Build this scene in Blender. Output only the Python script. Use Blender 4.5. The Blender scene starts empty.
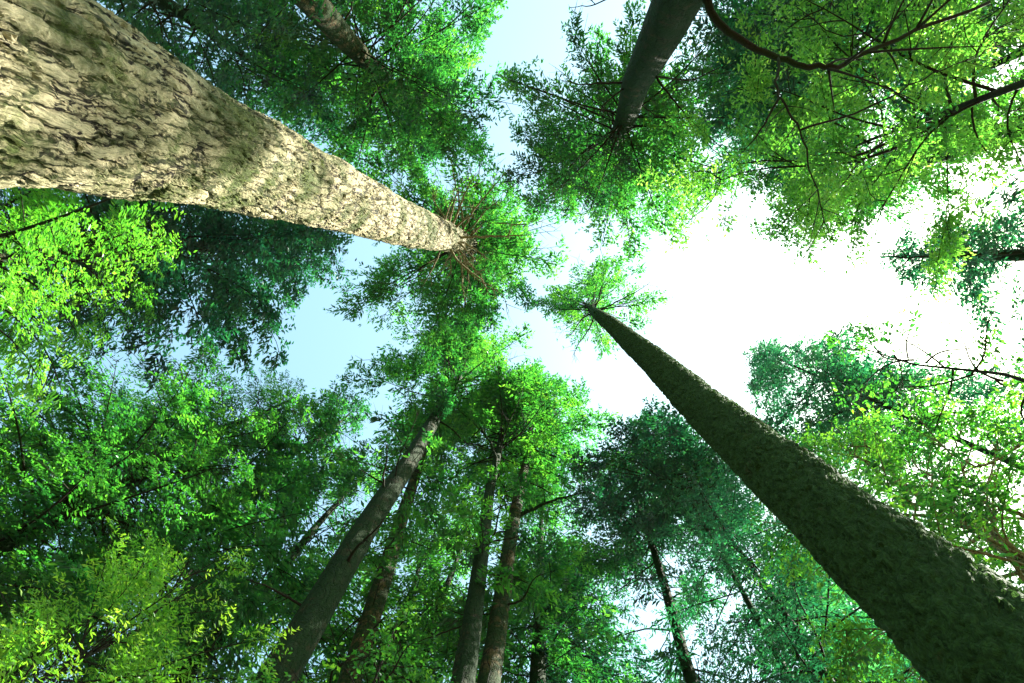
import bpy, math
import numpy as np
from mathutils import Matrix, Vector

rng = np.random.default_rng(11)
scene = bpy.context.scene
COL = scene.collection
W, H, F = 1024, 683, 683.0
CAM = np.array([0.0, 0.0, 1.6])

# ------------------------------------------------------------------ camera
zl = np.array([(553 - 512) / F, -(265 - 341.5) / F, -1.0]); zl /= np.linalg.norm(zl)
xl = np.array([1.0, 0, 0]); xl -= zl * xl.dot(zl); xl /= np.linalg.norm(xl)
yl = np.cross(zl, xl)
ROT = np.stack([xl, yl, zl])                      # camera local -> world; world +Y runs down the picture
cam = bpy.data.cameras.new('camera'); cam.lens = 24; cam.sensor_width = 36
cam.clip_start = 0.05; cam.clip_end = 2000
co = bpy.data.objects.new('camera', cam); COL.objects.link(co)
M4 = Matrix([list(ROT[0]) + [0], list(ROT[1]) + [0], list(ROT[2]) + [1.6], [0, 0, 0, 1]])
co.matrix_world = M4
scene.camera = co

def ray(px, py):
    v = np.array([(px - 512) / F, -(py - 341.5) / F, -1.0])
    return ROT @ v
def at_h(px, py, h):
    r = ray(px, py); return CAM + r * (h / r[2])
def at_R(px, py, R):
    r = ray(px, py); return CAM + r * (R / math.hypot(r[0], r[1]))

# ------------------------------------------------------------------ light
SUN_EL, SUN_AZ = math.radians(52), math.atan2(0.09, 1.0)      # azimuth measured from +X towards +Y
sd = Vector((math.cos(SUN_EL) * math.cos(SUN_AZ), math.cos(SUN_EL) * math.sin(SUN_AZ), math.sin(SUN_EL)))
sl = bpy.data.lights.new('sun', 'SUN'); sl.energy = 5.0; sl.angle = math.radians(0.5); sl.color = (1.0, 0.95, 0.84)
so = bpy.data.objects.new('sun', sl); COL.objects.link(so)
so.rotation_euler = sd.to_track_quat('Z', 'Y').to_euler(); so.location = (60, 10, 60)
world = bpy.data.worlds.new('World'); scene.world = world; world.use_nodes = True
nt = world.node_tree; nt.nodes.clear()
sky = nt.nodes.new('ShaderNodeTexSky'); sky.sky_type = 'NISHITA'; sky.sun_disc = False
sky.sun_elevation = SUN_EL; sky.sun_rotation = math.pi / 2 - SUN_AZ
sky.air_density = 1.0; sky.dust_density = 1.3; sky.ozone_density = 0.6
bg = nt.nodes.new('ShaderNodeBackground'); bg.inputs[1].default_value = 0.095
wo = nt.nodes.new('ShaderNodeOutputWorld')
tint = nt.nodes.new('ShaderNodeMix'); tint.data_type = 'RGBA'; tint.blend_type = 'MULTIPLY'; tint.inputs[0].default_value = 1.0
tint.inputs[7].default_value = (0.98, 1.12, 0.86, 1)              # colour cast of the slide film
nt.links.new(sky.outputs[0], tint.inputs[6]); nt.links.new(tint.outputs[2], bg.inputs[0]); nt.links.new(bg.outputs[0], wo.inputs[0])
vs = scene.view_settings
vs.view_transform = 'Standard'; vs.look = 'None'; vs.exposure = 2.65; vs.gamma = 1.0; vs.use_curve_mapping = False
scene.cycles.max_bounces = 7; scene.cycles.diffuse_bounces = 3; scene.cycles.glossy_bounces = 1
scene.cycles.transmission_bounces = 5; scene.cycles.transparent_max_bounces = 4
scene.cycles.caustics_reflective = False; scene.cycles.caustics_refractive = False

# ------------------------------------------------------------------ materials
def new_mat(name):
    m = bpy.data.materials.new(name); m.use_nodes = True
    m.node_tree.nodes.clear(); return m, m.node_tree
def N(t, kind, **kw):
    n = t.nodes.new(kind)
    for k, v in kw.items(): setattr(n, k, v)
    return n
def setin(n, **kw):
    for k, v in kw.items(): n.inputs[k.replace('_', ' ')].default_value = v
def ramp(t, stops):
    r = t.nodes.new('ShaderNodeValToRGB'); e = r.color_ramp.elements
    while len(e) > 1: e.remove(e[-1])
    e[0].position, e[0].color = stops[0][0], (*stops[0][1], 1)
    for p, c in stops[1:]:
        x = e.new(p); x.color = (*c, 1)
    return r

def leaf_mat(name, c0, c1, c2, trans, tmix=0.5, gloss=0.12):
    """three tones from old to fresh growth, plus light let through the leaf"""
    m, t = new_mat(name)
    at = N(t, 'ShaderNodeAttribute', attribute_name='tone')
    r = ramp(t, [(0.0, c0), (0.5, c1), (1.0, c2)])
    t.links.new(at.outputs['Fac'], r.inputs[0])
    d = N(t, 'ShaderNodeBsdfDiffuse'); t.links.new(r.outputs[0], d.inputs[0])
    mul = N(t, 'ShaderNodeMix', data_type='RGBA', blend_type='MULTIPLY'); mul.inputs[0].default_value = 1.0
    t.links.new(r.outputs[0], mul.inputs[6]); mul.inputs[7].default_value = (*trans, 1)
    tr = N(t, 'ShaderNodeBsdfTranslucent'); t.links.new(mul.outputs[2], tr.inputs[0])
    mx = N(t, 'ShaderNodeMixShader'); mx.inputs[0].default_value = tmix
    t.links.new(d.outputs[0], mx.inputs[1]); t.links.new(tr.outputs[0], mx.inputs[2])
    g = N(t, 'ShaderNodeBsdfGlossy'); g.inputs['Roughness'].default_value = 0.45
    g.inputs[0].default_value = (0.9, 0.95, 1, 1)
    mg = N(t, 'ShaderNodeMixShader'); mg.inputs[0].default_value = gloss * 0.35
    t.links.new(mx.outputs[0], mg.inputs[1]); t.links.new(g.outputs[0], mg.inputs[2])
    o = N(t, 'ShaderNodeOutputMaterial'); t.links.new(mg.outputs[0], o.inputs[0])
    return m

def bark_mat(name, plate, plate2, crack, moss, moss_amt, cell=6.0, stretch=0.28, depth=0.03, true_disp=False, moss_scale=0.9, warp=0.3, crackw=0.1, ragged=0.25, fine_amt=0.2):
    m, t = new_mat(name)
    tc = N(t, 'ShaderNodeTexCoord')
    def noise(scale, detail=4.0, rough=0.6, vec=None):
        n = N(t, 'ShaderNodeTexNoise'); setin(n, Scale=scale, Detail=detail, Roughness=rough)
        t.links.new(vec or tc.outputs['Object'], n.inputs['Vector']); return n
    # warp the coordinates so that the fissures wander, then squeeze along the trunk
    wn = noise(2.2, 3)
    sub = N(t, 'ShaderNodeVectorMath', operation='SUBTRACT'); t.links.new(wn.outputs['Color'], sub.inputs[0]); sub.inputs[1].default_value = (.5, .5, .5)
    scl = N(t, 'ShaderNodeVectorMath', operation='SCALE'); scl.inputs['Scale'].default_value = warp
    t.links.new(sub.outputs[0], scl.inputs[0])
    add = N(t, 'ShaderNodeVectorMath', operation='ADD'); t.links.new(tc.outputs['Object'], add.inputs[0]); t.links.new(scl.outputs[0], add.inputs[1])
    mp = N(t, 'ShaderNodeMapping'); mp.inputs['Scale'].default_value = (1, 1, stretch); t.links.new(add.outputs[0], mp.inputs[0])
    vo = N(t, 'ShaderNodeTexVoronoi', feature='DISTANCE_TO_EDGE'); setin(vo, Scale=cell); t.links.new(mp.outputs[0], vo.inputs['Vector'])
    vo2 = N(t, 'ShaderNodeTexVoronoi', feature='DISTANCE_TO_EDGE'); setin(vo2, Scale=cell * 2.7); t.links.new(mp.outputs[0], vo2.inputs['Vector'])
    s1 = N(t, 'ShaderNodeMapRange', interpolation_type='SMOOTHSTEP'); setin(s1, From_Min=0.0, From_Max=crackw)
    rag = noise(cell * 1.6, 5, 0.7, mp.outputs[0])
    rg = N(t, 'ShaderNodeMath', operation='MULTIPLY_ADD'); t.links.new(rag.outputs[0], rg.inputs[0]); rg.inputs[1].default_value = ragged; rg.inputs[2].default_value = -0.5 * ragged
    rs = N(t, 'ShaderNodeMath', operation='ADD'); t.links.new(rg.outputs[0], rs.inputs[0]); t.links.new(vo.outputs[0], rs.inputs[1])
    t.links.new(rs.outputs[0], s1.inputs[0])
    s2 = N(t, 'ShaderNodeMapRange', interpolation_type='SMOOTHSTEP'); setin(s2, From_Min=0.0, From_Max=0.2); t.links.new(vo2.outputs[0], s2.inputs[0])
    fine = noise(cell * 7, 6, 0.7, mp.outputs[0])
    mid = noise(cell * 0.55, 4, 0.6, mp.outputs[0])
    # height = .6 big plates + .22 small + fine
    md = N(t, 'ShaderNodeMapRange'); setin(md, From_Min=.3, From_Max=.7, To_Min=.25, To_Max=.62); t.links.new(mid.outputs[0], md.inputs[0])
    h1 = N(t, 'ShaderNodeMath', operation='MULTIPLY'); t.links.new(s1.outputs[0], h1.inputs[0]); t.links.new(md.outputs[0], h1.inputs[1])
    h2 = N(t, 'ShaderNodeMath', operation='MULTIPLY_ADD'); t.links.new(s2.outputs[0], h2.inputs[0]); h2.inputs[1].default_value = 0.13; t.links.new(h1.outputs[0], h2.inputs[2])
    h3 = N(t, 'ShaderNodeMath', operation='MULTIPLY_ADD'); t.links.new(fine.outputs[0], h3.inputs[0]); h3.inputs[1].default_value = fine_amt; t.links.new(h2.outputs[0], h3.inputs[2])
    # colour
    big = noise(0.8, 5, 0.65)
    cr = ramp(t, [(0.33, plate), (0.66, plate2)]); t.links.new(big.outputs[0], cr.inputs[0])
    fr = ramp(t, [(0.3, (.55, .55, .55)), (0.7, (1.15, 1.15, 1.15))]); t.links.new(fine.outputs[0], fr.inputs[0])
    m1 = N(t, 'ShaderNodeMix', data_type='RGBA', blend_type='MULTIPLY'); m1.inputs[0].default_value = 1
    t.links.new(cr.outputs[0], m1.inputs[6]); t.links.new(fr.outputs[0], m1.inputs[7])
    cf = ramp(t, [(0.1 + .5 * fine_amt, (0, 0, 0)), (0.3 + .5 * fine_amt, (1, 1, 1))]); t.links.new(h3.outputs[0], cf.inputs[0])
    m2 = N(t, 'ShaderNodeMix', data_type='RGBA'); t.links.new(cf.outputs[0], m2.inputs[0])
    m2.inputs[6].default_value = (*crack, 1); t.links.new(m1.outputs[2], m2.inputs[7])
    ms = noise(moss_scale, 7, 0.72)
    lo = 0.62 - 0.4 * moss_amt
    mr = ramp(t, [(max(0, lo - 0.06), (0, 0, 0)), (min(1, lo + 0.1), (1, 1, 1))]); t.links.new(ms.outputs[0], mr.inputs[0])
    mfn = noise(40, 4, 0.7)
    mcol = ramp(t, [(0.3, tuple(x * 0.45 for x in moss)), (0.7, tuple(x * 1.35 for x in moss))]); t.links.new(mfn.outputs[0], mcol.inputs[0])
    m3 = N(t, 'ShaderNodeMix', data_type='RGBA'); t.links.new(mr.outputs[0], m3.inputs[0])
    t.links.new(m2.outputs[2], m3.inputs[6]); t.links.new(mcol.outputs[0], m3.inputs[7])
    b = N(t, 'ShaderNodeBsdfPrincipled'); setin(b, Roughness=0.9); b.inputs['Specular IOR Level'].default_value = 0.15
    t.links.new(m3.outputs[2], b.inputs['Base Color'])
    o = N(t, 'ShaderNodeOutputMaterial'); t.links.new(b.outputs[0], o.inputs[0])
    if true_disp:
        dp = N(t, 'ShaderNodeDisplacement'); setin(dp, Scale=depth * 1.6, Midlevel=0.4)
        t.links.new(h3.outputs[0], dp.inputs['Height']); t.links.new(dp.outputs[0], o.inputs['Displacement'])
        m.displacement_method = 'BOTH'
    else:
        bp = N(t, 'ShaderNodeBump'); setin(bp, Strength=1.0, Distance=depth)
        t.links.new(h3.outputs[0], bp.inputs['Height']); t.links.new(bp.outputs[0], b.inputs['Normal'])
    return m

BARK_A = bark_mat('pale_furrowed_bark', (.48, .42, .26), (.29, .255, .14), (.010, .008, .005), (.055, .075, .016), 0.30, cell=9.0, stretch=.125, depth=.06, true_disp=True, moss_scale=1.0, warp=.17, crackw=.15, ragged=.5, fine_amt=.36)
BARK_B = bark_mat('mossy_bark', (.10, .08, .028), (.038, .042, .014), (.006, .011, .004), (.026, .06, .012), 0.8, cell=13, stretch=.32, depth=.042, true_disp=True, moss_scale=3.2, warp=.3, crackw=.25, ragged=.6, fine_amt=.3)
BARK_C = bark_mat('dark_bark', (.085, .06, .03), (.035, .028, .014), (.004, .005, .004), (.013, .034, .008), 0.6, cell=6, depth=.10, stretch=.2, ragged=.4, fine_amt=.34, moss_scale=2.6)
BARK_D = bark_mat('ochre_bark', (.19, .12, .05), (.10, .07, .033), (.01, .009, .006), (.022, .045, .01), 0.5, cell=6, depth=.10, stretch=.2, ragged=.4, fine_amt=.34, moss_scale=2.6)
BARK_P = bark_mat('pale_twig_bark', (.36, .31, .17), (.22, .19, .10), (.05, .035, .02), (.07, .09, .03), 0.2, cell=14, depth=.006)
BARK_T = bark_mat('brown_twig_bark', (.035, .028, .02), (.024, .02, .015), (.01, .008, .006), (.02, .035, .012), 0.2, cell=14, depth=.006)

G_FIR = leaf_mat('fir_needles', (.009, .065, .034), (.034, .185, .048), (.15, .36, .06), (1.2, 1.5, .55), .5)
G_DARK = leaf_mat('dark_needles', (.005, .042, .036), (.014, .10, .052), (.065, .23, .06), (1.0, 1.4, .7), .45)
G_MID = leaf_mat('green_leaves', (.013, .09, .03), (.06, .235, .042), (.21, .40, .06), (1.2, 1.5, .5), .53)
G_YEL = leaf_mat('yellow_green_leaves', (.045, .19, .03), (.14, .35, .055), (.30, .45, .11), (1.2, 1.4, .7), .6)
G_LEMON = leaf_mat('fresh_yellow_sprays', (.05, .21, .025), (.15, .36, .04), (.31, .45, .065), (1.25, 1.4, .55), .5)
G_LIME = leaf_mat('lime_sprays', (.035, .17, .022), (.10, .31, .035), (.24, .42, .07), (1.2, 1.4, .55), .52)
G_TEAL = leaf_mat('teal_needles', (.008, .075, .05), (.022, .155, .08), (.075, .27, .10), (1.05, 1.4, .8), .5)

# ------------------------------------------------------------------ mesh helpers
def mesh_obj(name, verts, faces, mat, parent=None, tone=None, smooth=True, origin=None):
    me = bpy.data.meshes.new(name)
    verts = np.asarray(verts, np.float32)
    if origin is not None: verts = verts - np.asarray(origin, np.float32)
    faces = np.asarray(faces, np.int32)
    nv, nf, k = len(verts), len(faces), faces.shape[1]
    me.vertices.add(nv); me.vertices.foreach_set('co', verts.ravel())
    me.loops.add(nf * k); me.loops.foreach_set('vertex_index', faces.ravel())
    me.polygons.add(nf); me.polygons.foreach_set('loop_start', np.arange(0, nf * k, k, dtype=np.int32))
    me.polygons.foreach_set('use_smooth', np.full(nf, smooth, dtype=bool))
    if tone is not None:
        a = me.attributes.new('tone', 'FLOAT', 'POINT'); a.data.foreach_set('value', np.asarray(tone, np.float32))
    me.update(calc_edges=True); me.materials.append(mat)
    o = bpy.data.objects.new(name, me); COL.objects.link(o)
    if parent is not None: o.parent = parent
    return o

def frames(P):
    T = np.gradient(P, axis=0); T /= np.linalg.norm(T, axis=1)[:, None] + 1e-9
    ref = np.array([0, 0, 1.0]) if abs(T[:, 2]).mean() < .8 else np.array([1.0, 0, 0])
    U = np.cross(T, ref); U /= np.linalg.norm(U, axis=1)[:, None] + 1e-9
    return T, U, np.cross(T, U)

def tube(P, r, n=8, rough=0.0, ang_rough=None):
    P = np.asarray(P, float); r = np.asarray(r, float); m = len(P)
    T, U, V = frames(P)
    a = np.arange(n) * 2 * math.pi / n
    rr = np.repeat(r[:, None], n, 1)
    if ang_rough is not None: rr = rr * ang_rough
    if rough: rr = rr * (1 + rough * rng.standard_normal((m, n)))
    v = P[:, None, :] + rr[..., None] * (np.cos(a)[None, :, None] * U[:, None, :] + np.sin(a)[None, :, None] * V[:, None, :])
    i = np.arange(m - 1)[:, None] * n; j = np.arange(n)[None, :]; j2 = (j + 1) % n
    f = np.stack([i + j, i + j2, i + n + j2, i + n + j], -1).reshape(-1, 4)
    # end caps folded to a point
    vv = np.concatenate([v.reshape(-1, 3), P[:1], P[-1:]])
    c0, c1 = m * n, m * n + 1
    jj = np.arange(n); k2 = (jj + 1) % n
    caps = np.concatenate([np.stack([np.full(n, c0), k2, jj, jj], -1), np.stack([np.full(n, c1), (m - 1) * n + jj, (m - 1) * n + k2, (m - 1) * n + k2], -1)])
    return vv, f, caps

def tubes_mesh(name, tubes, mat, parent, origin):
    """several connected pieces of one branch as one mesh (triangles)"""
    VV, FF, off = [], [], 0
    for P, r, n in tubes:
        v, f, c = tube(P, r, n)
        tri = np.concatenate([f[:, [0, 1, 2]], f[:, [0, 2, 3]], c[:, :3]])
        VV.append(v); FF.append(tri + off); off += len(v)
    return mesh_obj(name, np.concatenate(VV), np.concatenate(FF), mat, parent, origin=origin)

def smooth_noise(n, step):
    k = max(4, int(n / step) + 3)
    return np.interp(np.linspace(0, k - 1, n), np.arange(k), rng.standard_normal(k))

# ------------------------------------------------------------------ foliage
_K = rng.standard_normal((14, 3)); _PH = rng.random(14) * 6.28
def clumpiness(q, lam):
    return np.sin((q @ _K.T) * (2.6 / lam) + _PH).sum(1) / math.sqrt(7)
def leaves_on(Pl, p):
    """one limb with polyline Pl (m,3): returns leaf quads and tones. p: params"""
    seg = np.linalg.norm(np.diff(Pl, axis=0), axis=1); L = seg.sum()
    cum = np.concatenate([[0], np.cumsum(seg)])
    nb = max(4, int(2 * L * (1 - p['bare']) / p['space']))
    t = p['bare'] + (1 - p['bare']) * (np.arange(nb) + rng.random(nb)) / nb
    s = t * L
    B = np.stack([np.interp(s, cum, Pl[:, k]) for k in range(3)], 1)
    B2 = np.stack([np.interp(np.minimum(s + .1 * L, L + 1e-3), cum, Pl[:, k]) for k in range(3)], 1)
    B1 = np.stack([np.interp(np.maximum(s - .1 * L, 0), cum, Pl[:, k]) for k in range(3)], 1)
    fw = B2 - B1; fw /= np.linalg.norm(fw, axis=1)[:, None] + 1e-9
    up = np.array([0, 0, 1.0])
    lat = np.cross(fw, up); lat /= np.linalg.norm(lat, axis=1)[:, None] + 1e-6
    side = np.where(np.arange(nb) % 2 == 0, 1, -1.0)
    ang = np.radians(p['ang'] + 14 * rng.standard_normal(nb))
    ang *= np.clip(1.25 - .7 * t, .25, 1)
    d = fw * np.cos(ang)[:, None] + lat * (side * np.sin(ang))[:, None]
    d[:, 2] += p['scat'] * rng.standard_normal(nb) - p['hang'] * rng.random(nb)
    d /= np.linalg.norm(d, axis=1)[:, None]
    prof = np.clip(1.15 - t, .12, 1) ** .8 * np.clip((t - p['bare']) * 4 + .35, 0, 1)
    lb = np.maximum(p['frac'] * L * prof * (.6 + .8 * rng.random(nb)), 2.5 * p['leaf'])
    lb = np.minimum(lb, p['maxb'])
    ns = max(3, int(lb.max() / p['step']) + 1)
    ss = (np.arange(ns) + .5)[None, :] * p['step'] + rng.random((nb, ns)) * p['step'] * .6
    ok = ss < lb[:, None]
    # drop whole clumps so that light shows between them
    ok &= (rng.random(nb) > p['drop'])[:, None]
    q = B[:, None, :] + d[:, None, :] * ss[..., None]
    q[..., 2] -= p['sag'] * ss ** 2
    # sideways curve of the twig
    q += (np.cross(d, up) * rng.standard_normal((nb, 1)) * .25)[:, None, :] * (ss ** 2 / (lb[:, None] + .2))[..., None]
    bi = np.repeat(np.arange(nb), ns).reshape(nb, ns)
    q = q[ok]; bi = bi[ok]; frac = (ss / lb[:, None])[ok]
    kp = clumpiness(q, p['clump']) + .35 * rng.standard_normal(len(q)) > p['thin']
    q = q[kp]; bi = bi[kp]; frac = frac[kp]
    reps = p['rep']
    q = np.repeat(q, reps, 0); bi = np.repeat(bi, reps); frac = np.repeat(frac, reps)
    n = len(q)
    q = q + rng.standard_normal((n, 3)) * p['jit'] * np.array([1, 1, .7])
    dd = d[bi]; pe = np.cross(dd, up); pe /= np.linalg.norm(pe, axis=1)[:, None] + 1e-6
    sgn = np.where(rng.random(n) < .5, 1, -1.0); b = np.radians(rng.uniform(28, 62, n))
    ld = dd * np.cos(b)[:, None] + pe * (sgn * np.sin(b))[:, None] + rng.standard_normal((n, 3)) * p['wild']
    ld[:, 2] -= p['tipdrop'] * rng.random(n)
    ld /= np.linalg.norm(ld, axis=1)[:, None]
    nn = up[None, :] + rng.standard_normal((n, 3)) * p['tilt']
    w = np.cross(ld, nn); w /= np.linalg.norm(w, axis=1)[:, None] + 1e-6
    ll = p['leaf'] * rng.uniform(.55, 1.35, n) * (1 - .3 * frac)
    ww = ll * p['wid'] * rng.uniform(.8, 1.2, n)
    tip = q + ld * ll[:, None]; tip[:, 2] -= .12 * ll
    mid = q + ld * (ll * .45)[:, None]
    V = np.stack([q, mid + w * ww[:, None], tip, mid - w * ww[:, None]], 1)
    limb_tone = rng.normal(0, .17); btone = rng.normal(0, .13, nb)
    tone = np.clip(.32 + limb_tone + btone[bi] + .25 * (frac - .4) + rng.normal(0, .13, n) + p['tone'], 0, 1)
    # twig wood as thin three sided strips
    return V.reshape(-1, 3), np.repeat(tone, 4), (B, d, lb)

PARAM = dict(bare=.12, space=.16, ang=58, scat=.16, hang=.25, frac=.36, maxb=1.6, leaf=.17, wid=.155, step=.066, rep=2, drop=.06,
             sag=.12, jit=.012, wild=.13, tipdrop=.3, tilt=.4, tone=0.0, clump=1.5, thin=-.18)
def par(**k):
    d = dict(PARAM); d.update(k)
    if d['leaf'] > .14: d['leaf'] *= 1.25; d['space'] *= 1.12; d['step'] *= 1.1
    return d

DIRS = np.radians([0, 45, 90, 135, 180, 225, 270, 315, 360])      # right, lower right, down, lower left, left, ... of the picture
def reach_at(tab, az):
    tab = list(tab) if hasattr(tab, '__len__') else [tab] * 8
    return np.interp(az % (2 * math.pi), DIRS, tab + tab[:1])

def limb_curve(p0, az, L, rise, droop, wig=.06, m=9):
    t = np.linspace(0, 1, m)
    h = np.array([math.cos(az), math.sin(az), 0]); l = np.array([-h[1], h[0], 0])
    P = p0[None, :] + h * (L * t)[:, None]
    P[:, 2] += L * (rise * t - droop * t ** 2)
    P += l[None, :] * (L * wig * (rng.standard_normal() * t ** 2 + .35 * rng.standard_normal() * np.sin(t * 6)))[:, None]
    P[:, 2] += L * wig * .5 * rng.standard_normal() * t ** 2
    return P

def tag(o, label, cat, group=None):
    o['label'] = label; o['category'] = cat
    if group: o['group'] = group

def thing(name, base, label, cat='tree', group=None):
    e = bpy.data.objects.new(name, None); e.empty_display_size = .5
    COL.objects.link(e); e.location = [float(x) for x in base]
    tag(e, label, cat, group); return e

def make_trunk(root, base, top, radii, mat, n=14, m=60, lump=.05, dense=None, wob=.07):
    """radii: list of (height above ground, radius)"""
    if dense:
        n, zs = dense[0], np.concatenate([np.linspace(0, dense[1], 20)[:-1], np.arange(dense[1], dense[2], dense[3]), np.linspace(dense[2], top[2], 40)[1:]])
    else:
        zs = np.linspace(0, top[2], m)
    t = (zs / top[2])
    P = base[None, :] + (top - base)[None, :] * t[:, None]; P[:, 2] = zs
    P[:, 0] += wob * np.interp(zs, np.linspace(0, top[2], 9), rng.standard_normal(9)) * np.clip(zs / 6, 0, 1)
    P[:, 1] += wob * np.interp(zs, np.linspace(0, top[2], 8), rng.standard_normal(8)) * np.clip(zs / 6, 0, 1)
    rz = np.interp(zs, [a for a, _ in radii], [b for _, b in radii])
    a = np.arange(n) * 2 * math.pi / n
    ar = np.ones((len(zs), n))
    for k in (2, 3, 5):
        ph = rng.random() * 6 + .5 * np.interp(zs, np.linspace(0, top[2], 12), np.cumsum(rng.standard_normal(12)) * .5)
        ar += lump / k * np.cos(k * a[None, :] + ph[:, None])
    for k in range(6):
        ar += lump * .15 * np.sin(zs[:, None] * rng.uniform(.8, 4) + rng.integers(1, 4) * a[None, :] + rng.random() * 6)
    v, f, c = tube(P, rz, n, ang_rough=ar)
    ff = np.concatenate([f[:, [0, 1, 2]], f[:, [0, 2, 3]], c[:, :3]])
    return mesh_obj('trunk', v, ff, mat, root, origin=base)

def axis_pt(base, top, z):
    return base + (top - base) * ((z - base[2]) / (top[2] - base[2]))

def conifer(name, label, base, top, radii, bark, leafm, z0, z1, reach, nl, p, twig=BARK_T, rise=.18, droop=.42, group=None,
            shape=((0, .75), (.25, 1), (1, .18)), dense=None, lump=.05, limb_r=.02, wob=.07, low=0):
    root = thing(name, base, label, 'tree', group)
    make_trunk(root, base, top, radii, bark, dense=dense, lump=lump, wob=wob)
    Vs, Ts = [], []
    az = rng.random() * 6.28
    for i in range(nl + low):
        fz = ((i + rng.random()) / nl) ** 1.1
        z = z0 + (z1 - z0) * fz
        az += 2.39996 + rng.normal(0, .25)
        L = reach_at(reach, az) * np.interp(fz, [a for a, _ in shape], [b for _, b in shape]) * rng.uniform(.72, 1.12)
        if i >= nl:                                                      # short leafy shoots on the bare lower trunk
            fz = 0.0; z = z0 - (z0 * .45) * rng.random(); L = rng.uniform(.9, 2.1)
        if L < .25: continue
        p0 = axis_pt(base, top, z)
        P = limb_curve(p0, az, L, rise * rng.uniform(.5, 1.5) + .25 * fz, droop * rng.uniform(.7, 1.3))
        V, T, (B, d, lb) = leaves_on(P, p)
        Vs.append(V); Ts.append(T)
        r0 = limb_r * (.5 + .28 * L)
        tb = [(P, np.linspace(r0, r0 * .18, len(P)), 6)]
        for k in rng.choice(len(B), min(len(B), 10), replace=False):
            tw = B[k][None, :] + d[k][None, :] * (lb[k] * np.linspace(0, .85, 4))[:, None]
            tw[:, 2] -= p['sag'] * (lb[k] * np.linspace(0, .85, 4)) ** 2
            tb.append((tw, np.linspace(r0 * .3, r0 * .08, 4), 4))
        tubes_mesh('branch', tb, twig, root, base)
    V = np.concatenate(Vs); T = np.concatenate(Ts)
    F_ = np.arange(len(V)).reshape(-1, 4)
    mesh_obj('crown', V, F_, leafm, root, tone=T, smooth=False, origin=base)
    return root

def broadleaf(name, label, base, top, radii, bark, leafm, z0, z1, reach, nl, p, twig=BARK_T, rise=.7, droop=.35, group=None, limb_r=.022, shape=((0, .8), (.4, 1), (1, .35))):
    """ascending limbs that fork, each fork carrying twigs of leaves"""
    root = thing(name, base, label, 'tree', group)
    make_trunk(root, base, top, radii, bark, lump=.06)
    Vs, Ts = [], []
    az = rng.random() * 6.28
    for i in range(nl):
        fz = (i + rng.random()) / nl
        z = z0 + (z1 - z0) * fz
        az += 2.39996 + rng.normal(0, .3)
        L = reach_at(reach, az) * np.interp(fz, [a for a, _ in shape], [b for _, b in shape]) * rng.uniform(.75, 1.1)
        if L < .25: continue
        p0 = axis_pt(base, top, z)
        P = limb_curve(p0, az, L, rise * rng.uniform(.5, 1.3), droop * rng.uniform(.6, 1.3), wig=.16, m=10)
        r0 = limb_r * (.5 + .3 * L)
        tb = [(P, np.linspace(r0, r0 * .2, len(P)), 6)]
        V, T, _ = leaves_on(P, p); Vs.append(V); Ts.append(T)
        for k in range(3 + int(L)):
            j = rng.integers(3, 9)
            az2 = az + rng.choice([-1, 1]) * rng.uniform(.4, 1.1)
            Q = limb_curve(P[j], az2, L * rng.uniform(.28, .5), rise * rng.uniform(-.4, 1.1), droop, wig=.15, m=6)
            tb.append((Q, np.linspace(r0 * .45, r0 * .1, 6), 5))
            V, T, _ = leaves_on(Q, dict(p, bare=.05)); Vs.append(V); Ts.append(T)
        tubes_mesh('branch', tb, twig, root, base)
    V = np.concatenate(Vs); T = np.concatenate(Ts)
    mesh_obj('crown', V, np.arange(len(V)).reshape(-1, 4), leafm, root, tone=T, smooth=False, origin=base)
    return root

def dead_branch(root, pts, r0, mat, side=6, r1=None, twigs=0.3):
    """a bare branch through given world points, with side twigs"""
    base = np.array(root.location)
    pts = np.array(pts, float)
    k = np.linspace(0, len(pts) - 1, 5 * len(pts))
    P = np.stack([np.interp(k, np.arange(len(pts)), pts[:, i]) for i in range(3)], 1)
    for _ in range(3):
        P[1:-1] = .25 * P[:-2] + .5 * P[1:-1] + .25 * P[2:]
    L = np.linalg.norm(np.diff(P, axis=0), axis=1).sum()
    P[1:-1] += rng.standard_normal((len(P) - 2, 3)) * .004 * L
    tb = [(P, np.linspace(r0, r0 * .2 if r1 is None else r1, len(P)), 7)]
    for i in range(side):
        j = rng.integers(len(P) // 4, len(P) - 2)
        dv = P[j + 1] - P[j]; dv /= np.linalg.norm(dv) + 1e-9
        rv = rng.standard_normal(3); rv[2] = rv[2] * .5 - .3; rv -= dv * rv.dot(dv); rv /= np.linalg.norm(rv)
        l = L * rng.uniform(.4, 1) * twigs
        s = np.linspace(0, 1, 6)[:, None]
        Q = P[j] + (dv * .6 + rv * .8) * l * s + rng.standard_normal(3) * .2 * l * s ** 2
        tb.append((Q, np.linspace(r0 * .35, r0 * .06, 6), 5))
        for q in range(2):
            rv2 = rng.standard_normal(3)
            Q2 = Q[2 + q] + (dv * .4 + rv2 * .4) * l * .5 * s
            tb.append((Q2, np.linspace(r0 * .14, r0 * .04, 6), 4))
    return tubes_mesh('bare_branch', tb, mat, root, base)

def pole(plow, phigh, R, ztop):
    """trunk axis through two points at horizontal distance R from the viewer; returns base on the ground and tip"""
    a, b = at_R(*plow, R), at_R(*phigh, R)
    d = (b - a) / (b[2] - a[2])
    return a - d * a[2], a + d * (ztop - a[2])

def vpole(px, py, h, ztop):
    """upright trunk standing under the point seen at px,py at height h"""
    q = at_h(px, py, h)
    return np.array([q[0], q[1], 0]), np.array([q[0] + rng.normal(0, .2), q[1] + rng.normal(0, .2), ztop])

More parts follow.
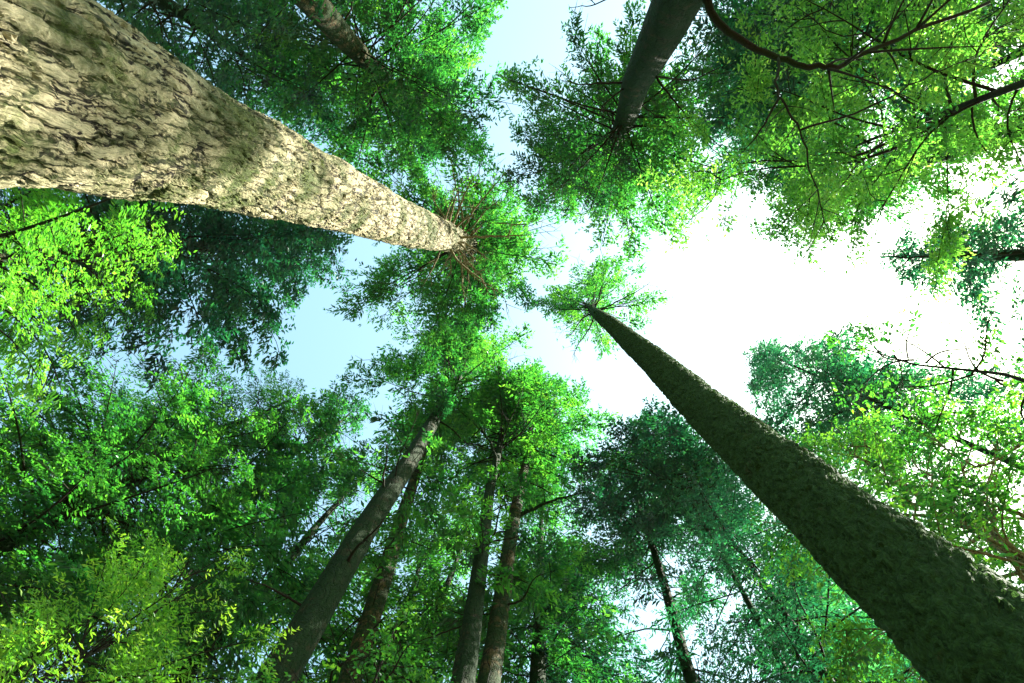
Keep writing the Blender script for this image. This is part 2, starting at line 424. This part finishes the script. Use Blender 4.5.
# ------------------------------------------------------------------ ground
def ground():
    n = 120
    g = np.linspace(-1, 1, n); g = np.sign(g) * np.abs(g) ** 2.2 * 600
    X, Y = np.meshgrid(g, g)
    Z = -.06 + .05 * np.sin(X * .7) * np.cos(Y * .6) + .02 * rng.standard_normal(X.shape)
    V = np.stack([X, Y, Z], -1).reshape(-1, 3)
    i = np.arange(n - 1)[:, None] * n + np.arange(n - 1)[None, :]
    Fc = np.stack([i, i + 1, i + n + 1, i + n], -1).reshape(-1, 4)
    m, t = new_mat('forest_floor')
    tc = N(t, 'ShaderNodeTexCoord'); no = N(t, 'ShaderNodeTexNoise'); setin(no, Scale=1.4, Detail=8.0, Roughness=.7)
    t.links.new(tc.outputs['Object'], no.inputs[0])
    r = ramp(t, [(.35, (.05, .035, .02)), (.5, (.09, .065, .035)), (.62, (.04, .075, .02))]); t.links.new(no.outputs[0], r.inputs[0])
    b = N(t, 'ShaderNodeBsdfPrincipled'); setin(b, Roughness=.95); t.links.new(r.outputs[0], b.inputs['Base Color'])
    o = N(t, 'ShaderNodeOutputMaterial'); t.links.new(b.outputs[0], o.inputs[0])
    o2 = mesh_obj('ground', V, Fc, m); o2['kind'] = 'structure'
ground()

GT = 'tall conifers of the grove'
GB = 'understorey trees among the trunks'
far = par()
# ---- the big pale trunk, upper left
bA, tA = pole((30, 88), (462, 243), 4.0, 47)
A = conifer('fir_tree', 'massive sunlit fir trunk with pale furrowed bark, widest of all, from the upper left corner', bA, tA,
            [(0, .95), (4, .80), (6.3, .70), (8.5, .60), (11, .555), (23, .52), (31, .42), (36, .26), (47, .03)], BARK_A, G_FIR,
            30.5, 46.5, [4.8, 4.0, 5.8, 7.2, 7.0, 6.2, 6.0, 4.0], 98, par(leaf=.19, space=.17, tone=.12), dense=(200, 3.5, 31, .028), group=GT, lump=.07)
for i in range(22):                                                    # whorl of dead stubs where the crown starts
    z = rng.uniform(25.5, 31.5); p0 = axis_pt(bA, tA, z); az = rng.uniform(-2.4, 2.0)
    L = rng.uniform(1.2, 3.6); P = limb_curve(p0, az, L, rng.uniform(-.1, .6), rng.uniform(-.3, .5), wig=.2)
    dead_branch(A, P[[0, 3, 6, 8]], rng.uniform(.035, .065), BARK_P, side=6)

# ---- the mossy trunk, lower right
bB, tB = pole((972, 632), (593, 310), 3.2, 48)
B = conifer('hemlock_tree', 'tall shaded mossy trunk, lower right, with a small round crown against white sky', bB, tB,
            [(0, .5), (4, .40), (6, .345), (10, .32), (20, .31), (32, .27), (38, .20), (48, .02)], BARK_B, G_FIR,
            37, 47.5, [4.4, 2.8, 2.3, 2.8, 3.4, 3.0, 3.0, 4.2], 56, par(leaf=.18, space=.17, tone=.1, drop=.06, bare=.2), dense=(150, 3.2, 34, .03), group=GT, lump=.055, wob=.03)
for az, L, dz in ((-.35, 3.2, 0), (-.15, 2.8, .6), (2.0, 2.6, -.5), (2.6, 2.0, .2), (.9, 1.8, .4), (3.3, 2.2, .5), (-1.2, 2.2, .8)):
    p0 = axis_pt(bB, tB, 36.3 + dz); P = limb_curve(p0, az, L, .35, .15, wig=.12)
    dead_branch(B, P[[0, 3, 6, 8]], .045, BARK_T, side=5)

# ---- dark trunk at the top
bC, tC = pole((677, 0), (607, 158), 6.0, 46)
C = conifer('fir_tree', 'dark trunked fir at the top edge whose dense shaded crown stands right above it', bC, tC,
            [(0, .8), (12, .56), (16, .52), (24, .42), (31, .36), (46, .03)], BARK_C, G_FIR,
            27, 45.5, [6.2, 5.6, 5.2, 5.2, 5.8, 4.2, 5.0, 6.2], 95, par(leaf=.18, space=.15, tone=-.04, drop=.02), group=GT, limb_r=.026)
zb = 16.0
pb = [axis_pt(bC, tC, zb - .4), at_h(735, 42, 14.0), at_h(795, 62, 13.6), at_h(832, 70, 13.4), at_h(880, 45, 13.6), at_h(990, 2, 14)]
dead_branch(C, pb, .085, BARK_T, side=9, r1=.03, twigs=.3)
dead_branch(C, [at_h(778, 56, 13.7), at_h(778, 95, 13.0), at_h(800, 130, 12.6), at_h(818, 190, 12.2), at_h(832, 250, 12)], .03, BARK_T, side=9, twigs=.35)
dead_branch(C, [at_h(779, 98, 13.0), at_h(758, 135, 12.8), at_h(740, 155, 12.8)], .025, BARK_T, side=4)
dead_branch(C, [at_h(800, 130, 12.6), at_h(870, 108, 12.6), at_h(940, 70, 12.8), at_h(1010, 40, 13)], .022, BARK_T, side=8, twigs=.3)
dead_branch(C, [axis_pt(bC, tC, 22), at_h(690, 82, 21.5), at_h(735, 60, 21.5)], .04, BARK_T, side=5)

# ---- leaning pair, lower left of centre
bD, tD = pole((318, 612), (452, 392), 8.0, 47)
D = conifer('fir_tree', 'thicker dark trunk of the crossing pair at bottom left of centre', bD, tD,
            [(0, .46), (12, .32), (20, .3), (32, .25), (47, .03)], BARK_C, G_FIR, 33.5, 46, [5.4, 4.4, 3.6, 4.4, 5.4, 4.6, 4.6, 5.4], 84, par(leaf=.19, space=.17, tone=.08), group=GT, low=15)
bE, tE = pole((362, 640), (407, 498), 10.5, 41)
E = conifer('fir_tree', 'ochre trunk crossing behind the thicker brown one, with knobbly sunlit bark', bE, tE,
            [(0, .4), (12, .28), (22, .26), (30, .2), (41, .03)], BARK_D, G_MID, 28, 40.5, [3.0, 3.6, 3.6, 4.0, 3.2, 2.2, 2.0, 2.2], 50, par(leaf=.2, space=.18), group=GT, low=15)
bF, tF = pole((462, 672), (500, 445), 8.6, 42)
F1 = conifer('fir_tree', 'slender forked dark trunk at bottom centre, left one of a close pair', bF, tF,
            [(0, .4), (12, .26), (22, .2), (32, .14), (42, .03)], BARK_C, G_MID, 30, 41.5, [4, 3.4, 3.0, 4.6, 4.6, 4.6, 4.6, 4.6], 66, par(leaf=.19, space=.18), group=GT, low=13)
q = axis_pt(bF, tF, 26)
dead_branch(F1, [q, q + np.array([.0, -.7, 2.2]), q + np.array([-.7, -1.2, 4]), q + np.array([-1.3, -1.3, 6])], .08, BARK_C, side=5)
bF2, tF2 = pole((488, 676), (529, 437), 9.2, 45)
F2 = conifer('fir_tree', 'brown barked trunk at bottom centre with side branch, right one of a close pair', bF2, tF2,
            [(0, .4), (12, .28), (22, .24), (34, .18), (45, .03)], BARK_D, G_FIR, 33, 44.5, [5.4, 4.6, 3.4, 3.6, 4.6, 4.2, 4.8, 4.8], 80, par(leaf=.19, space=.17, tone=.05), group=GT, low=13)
q = axis_pt(bF2, tF2, 25.5)
dead_branch(F2, [q, q + np.array([1.2, -.3, .9]), q + np.array([2.6, -.6, 1.2])], .09, BARK_C, side=4)
bG, tG = pole((694, 676), (641, 516), 12.0, 40)
Gt = conifer('hemlock_tree', 'thin dark trunk rising among bare twigs between the bottom centre pair and the mossy trunk', bG, tG,
            [(0, .3), (14, .21), (24, .17), (40, .02)], BARK_C, G_DARK, 28.5, 39.5, [5.2, 5.0, 4.0, 3.8, 4.4, 3.8, 4.0, 4.4], 76, par(leaf=.19, space=.18), group=GT, low=13)
for z, az, L in ((22, 3.3, 2.6), (24, -.6, 2.0), (25.5, 3.0, 2.4), (20, .3, 2.2), (27, 2.5, 2.2), (19, 2.9, 1.8)):
    P = limb_curve(axis_pt(bG, tG, z), az, L, .1, .3, wig=.15); dead_branch(Gt, P[[0, 3, 6, 8]], .035, BARK_T, side=6)
bH, tH = pole((1015, 128), (890, 166), 13.0, 38)
Ht = conifer('fir_tree', 'dark slanting trunk entering from the right edge behind yellow green leaves', bH, tH,
            [(0, .6), (14, .4), (26, .3), (38, .03)], BARK_C, G_FIR, 28, 37.5, [3, 2.8, 2.6, 3.0, 4.6, 5.2, 5.4, 4.4], 66, par(leaf=.19, space=.17), group=GT)
bI, tI = pole((308, -6), (386, 82), 11.0, 45)
I_ = conifer('fir_tree', 'grey brown trunk with a sunlit patch reaching in from the top edge, left of centre', bI, tI,
            [(0, .7), (16, .5), (28, .38), (36, .26), (45, .03)], BARK_D, G_FIR, 27.5, 44.5, [6.4, 6, 6, 6, 6.4, 6.4, 6.4, 6.8], 98, par(leaf=.2, space=.17, tone=.08), group=GT, low=5)
bJ, tJ = pole((1020, 252), (960, 254), 15.5, 36)
Jt = conifer('hemlock_tree', 'pale conifer at the right edge against white sky with one bare branch pointing left', bJ, tJ,
            [(0, .5), (16, .3), (26, .2), (36, .02)], BARK_C, G_TEAL, 21.5, 34, [3.2, 3.0, 3.0, 2.6, 2.3, 2.4, 2.8, 3.2], 72, par(leaf=.2, space=.18, drop=.12), group=GT)
q = axis_pt(bJ, tJ, 25)
dead_branch(Jt, [q, at_h(960, 255, 23.5), at_h(925, 256, 23.2), at_h(897, 258, 23)], .07, BARK_T, side=4)

for root, b_, t_, za, zb_, rr in ((C, bC, tC, 12, 27, .5), (D, bD, tD, 12, 33, .33), (E, bE, tE, 14, 28, .26), (F1, bF, tF, 12, 30, .22), (F2, bF2, tF2, 12, 33, .25), (Gt, bG, tG, 15, 28, .18), (I_, bI, tI, 20, 28, .4), (Ht, bH, tH, 15, 25, .35)):
    for k in range(9):                                                 # broken dead branches left on the bare part of the trunk
        z = rng.uniform(za, zb_); L = rng.uniform(.5, 2.2) * (.6 + rr)
        P = limb_curve(axis_pt(b_, t_, z), rng.uniform(0, 6.28), rr + L, rng.uniform(-.2, .4), rng.uniform(-.1, .4), wig=.18)
        dead_branch(root, P[[0, 3, 6, 8]], rng.uniform(.02, .05), BARK_T, side=3, twigs=.35)

# ---- further conifers with trunks mostly hidden
def far_con(name, label, px, py, h, ztop, z0, reach, nl, mat, p, bark=BARK_C, rad=.3, **k):
    b, t = vpole(px, py, h, ztop)
    return conifer(name, label, b, t, [(0, rad * 1.5), (ztop * .4, rad), (ztop, .02)], bark, mat, z0, ztop - .5, reach, nl, p, group=GT, **k)

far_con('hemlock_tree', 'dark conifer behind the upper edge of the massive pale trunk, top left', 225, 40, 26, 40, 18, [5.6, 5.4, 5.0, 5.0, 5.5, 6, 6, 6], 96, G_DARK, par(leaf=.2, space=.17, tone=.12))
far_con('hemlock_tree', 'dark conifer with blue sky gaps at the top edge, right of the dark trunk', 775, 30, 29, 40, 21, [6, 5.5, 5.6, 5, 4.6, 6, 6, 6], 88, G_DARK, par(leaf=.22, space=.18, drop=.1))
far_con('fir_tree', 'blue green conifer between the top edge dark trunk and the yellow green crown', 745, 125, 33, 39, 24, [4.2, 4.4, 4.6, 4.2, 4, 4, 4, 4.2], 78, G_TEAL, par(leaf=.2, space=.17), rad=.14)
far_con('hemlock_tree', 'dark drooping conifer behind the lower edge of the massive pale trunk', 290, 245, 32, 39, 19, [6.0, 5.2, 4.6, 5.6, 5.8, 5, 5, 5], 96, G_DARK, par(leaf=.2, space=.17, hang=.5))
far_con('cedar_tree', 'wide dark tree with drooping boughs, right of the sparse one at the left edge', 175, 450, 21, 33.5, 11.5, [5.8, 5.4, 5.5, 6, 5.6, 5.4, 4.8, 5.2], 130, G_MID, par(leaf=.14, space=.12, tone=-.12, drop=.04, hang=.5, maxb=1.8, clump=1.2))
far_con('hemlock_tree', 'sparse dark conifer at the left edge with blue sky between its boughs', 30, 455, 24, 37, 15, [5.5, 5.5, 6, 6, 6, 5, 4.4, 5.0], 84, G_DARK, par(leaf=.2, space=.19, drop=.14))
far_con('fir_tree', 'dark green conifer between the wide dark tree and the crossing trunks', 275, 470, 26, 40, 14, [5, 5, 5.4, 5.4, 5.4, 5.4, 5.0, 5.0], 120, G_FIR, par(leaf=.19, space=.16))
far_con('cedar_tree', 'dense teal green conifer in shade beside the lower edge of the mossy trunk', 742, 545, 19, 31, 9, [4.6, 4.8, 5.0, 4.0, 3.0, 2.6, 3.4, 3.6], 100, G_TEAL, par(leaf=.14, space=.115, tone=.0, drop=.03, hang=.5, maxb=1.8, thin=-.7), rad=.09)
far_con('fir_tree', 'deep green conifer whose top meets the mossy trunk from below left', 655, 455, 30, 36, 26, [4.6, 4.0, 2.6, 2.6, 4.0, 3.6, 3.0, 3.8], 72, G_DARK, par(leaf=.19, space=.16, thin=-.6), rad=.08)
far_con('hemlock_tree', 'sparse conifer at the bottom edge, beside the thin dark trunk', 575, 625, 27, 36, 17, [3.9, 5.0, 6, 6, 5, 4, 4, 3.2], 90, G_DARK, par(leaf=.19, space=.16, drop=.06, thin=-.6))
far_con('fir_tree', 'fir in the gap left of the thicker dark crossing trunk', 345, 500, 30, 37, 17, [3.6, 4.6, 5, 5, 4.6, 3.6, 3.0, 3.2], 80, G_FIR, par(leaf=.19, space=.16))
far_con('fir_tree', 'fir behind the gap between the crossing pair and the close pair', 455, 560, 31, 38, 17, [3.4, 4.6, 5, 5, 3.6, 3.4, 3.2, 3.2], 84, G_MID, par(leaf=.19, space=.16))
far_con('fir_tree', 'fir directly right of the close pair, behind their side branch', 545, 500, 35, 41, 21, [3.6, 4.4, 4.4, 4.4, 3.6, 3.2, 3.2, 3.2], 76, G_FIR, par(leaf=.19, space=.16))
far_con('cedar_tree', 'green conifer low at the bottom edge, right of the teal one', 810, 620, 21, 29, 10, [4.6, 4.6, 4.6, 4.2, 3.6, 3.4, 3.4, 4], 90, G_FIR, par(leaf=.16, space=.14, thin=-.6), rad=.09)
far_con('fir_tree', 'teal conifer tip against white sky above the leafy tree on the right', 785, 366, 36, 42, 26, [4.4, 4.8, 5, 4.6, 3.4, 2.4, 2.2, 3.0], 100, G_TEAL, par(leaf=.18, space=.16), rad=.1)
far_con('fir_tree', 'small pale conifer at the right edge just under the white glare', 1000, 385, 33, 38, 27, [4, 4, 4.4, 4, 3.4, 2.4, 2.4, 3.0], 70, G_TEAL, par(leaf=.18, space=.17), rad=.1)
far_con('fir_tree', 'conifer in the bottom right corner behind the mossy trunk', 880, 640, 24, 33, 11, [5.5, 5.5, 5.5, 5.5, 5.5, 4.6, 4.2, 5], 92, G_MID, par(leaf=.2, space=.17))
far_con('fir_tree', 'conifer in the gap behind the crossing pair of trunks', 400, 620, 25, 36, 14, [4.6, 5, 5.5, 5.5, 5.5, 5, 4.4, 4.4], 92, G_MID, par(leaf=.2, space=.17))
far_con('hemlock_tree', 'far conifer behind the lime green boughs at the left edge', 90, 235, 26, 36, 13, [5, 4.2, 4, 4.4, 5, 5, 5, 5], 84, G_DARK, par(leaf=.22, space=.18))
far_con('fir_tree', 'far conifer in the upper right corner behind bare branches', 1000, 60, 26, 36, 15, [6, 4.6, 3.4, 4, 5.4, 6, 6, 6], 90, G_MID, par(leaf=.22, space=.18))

# ---- nearer, sunlit trees
b, t = vpole(50, 262, 14, 20)
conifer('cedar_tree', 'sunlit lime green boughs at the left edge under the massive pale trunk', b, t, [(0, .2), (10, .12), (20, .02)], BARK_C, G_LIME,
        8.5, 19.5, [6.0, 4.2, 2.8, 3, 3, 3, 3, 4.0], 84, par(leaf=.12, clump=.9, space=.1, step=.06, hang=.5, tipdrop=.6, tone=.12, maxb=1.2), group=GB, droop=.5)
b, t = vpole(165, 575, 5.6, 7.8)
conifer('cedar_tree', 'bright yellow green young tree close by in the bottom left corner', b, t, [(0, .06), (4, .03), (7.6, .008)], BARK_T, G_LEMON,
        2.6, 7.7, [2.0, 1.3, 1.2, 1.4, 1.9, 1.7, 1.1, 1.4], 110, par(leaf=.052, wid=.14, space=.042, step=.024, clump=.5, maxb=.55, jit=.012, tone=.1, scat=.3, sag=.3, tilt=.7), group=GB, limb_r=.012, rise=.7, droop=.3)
b, t = vpole(880, 140, 18.5, 24)
broadleaf('maple_tree', 'yellow green broadleaf tree glowing behind bare dark branches, upper right', b, t, [(0, .18), (10, .1), (24, .02)], BARK_T, G_YEL,
        14.5, 23, [3.2, 2.8, 2.6, 4.4, 5.6, 5.0, 5.0, 4.6], 28, par(leaf=.14, wid=.2, clump=1.1, space=.12, step=.06, maxb=1.0, scat=.35, jit=.05, wild=.5, tilt=.6, tone=.0, drop=.08), group=GB)
b, t = vpole(900, 470, 12.5, 16.5)
broadleaf('maple_tree', 'leafy bright green tree with pale twisted branches, right edge above the mossy trunk', b, t, [(0, .16), (8, .1), (16.5, .015)], BARK_P, G_MID,
        7.5, 16, [3.4, 3.2, 3.0, 2.8, 3.0, 1.8, 1.6, 2.6], 42, par(leaf=.1, wid=.2, clump=.9, space=.09, step=.045, maxb=.9, scat=.35, jit=.03, wild=.5, tilt=.6, tone=.16), twig=BARK_P, group=GB)
N_ = bpy.context.scene.objects[[o.name for o in scene.objects if o.get('label', '').startswith('leafy bright green')][0]]
for pix, r0 in (([(1030, 560, 8.6), (990, 532, 9), (968, 490, 9.6), (955, 440, 10.4)], .045), ([(1035, 520, 8.8), (1000, 505, 9), (960, 500, 9.4), (925, 470, 10)], .035),
                ([(1030, 590, 8.4), (1003, 545, 8.8), (985, 500, 9.2), (1000, 430, 10)], .035), ([(1024, 440, 9.4), (985, 470, 9.2), (950, 455, 9.6), (900, 400, 11)], .025)):
    dead_branch(N_, [at_h(*q) for q in pix], r0, BARK_P, side=9, twigs=.3)
b, t = vpole(392, 668, 9, 11.2)
broadleaf('maple_tree', 'small fresh green understorey tree at the bottom edge under the crossing trunks', b, t, [(0, .07), (6, .04), (11.2, .008)], BARK_T, G_MID,
        6.5, 11, [1.5, 1.3, 1.3, 1.4, 1.6, 1.2, 1.0, 1.2], 22, par(leaf=.085, wid=.26, clump=.8, space=.09, step=.06, maxb=.7, scat=.3, jit=.03, wild=.35, tilt=.6, tone=.05), group=GB)
b, t = vpole(925, 352, 12, 15.8)
broadleaf('maple_tree', 'wispy thin sapling with sparse leaf sprigs against the white sky at the right', b, t, [(0, .06), (8, .035), (15.8, .008)], BARK_T, G_MID,
        10.5, 15.6, [1.6, 1.5, 1.5, 1.3, 1.2, 1.0, 1.0, 1.3], 15, par(leaf=.1, wid=.26, clump=.7, thin=.1, space=.16, step=.08, maxb=.6, scat=.35, jit=.02, wild=.35, tilt=.6), group=GB)
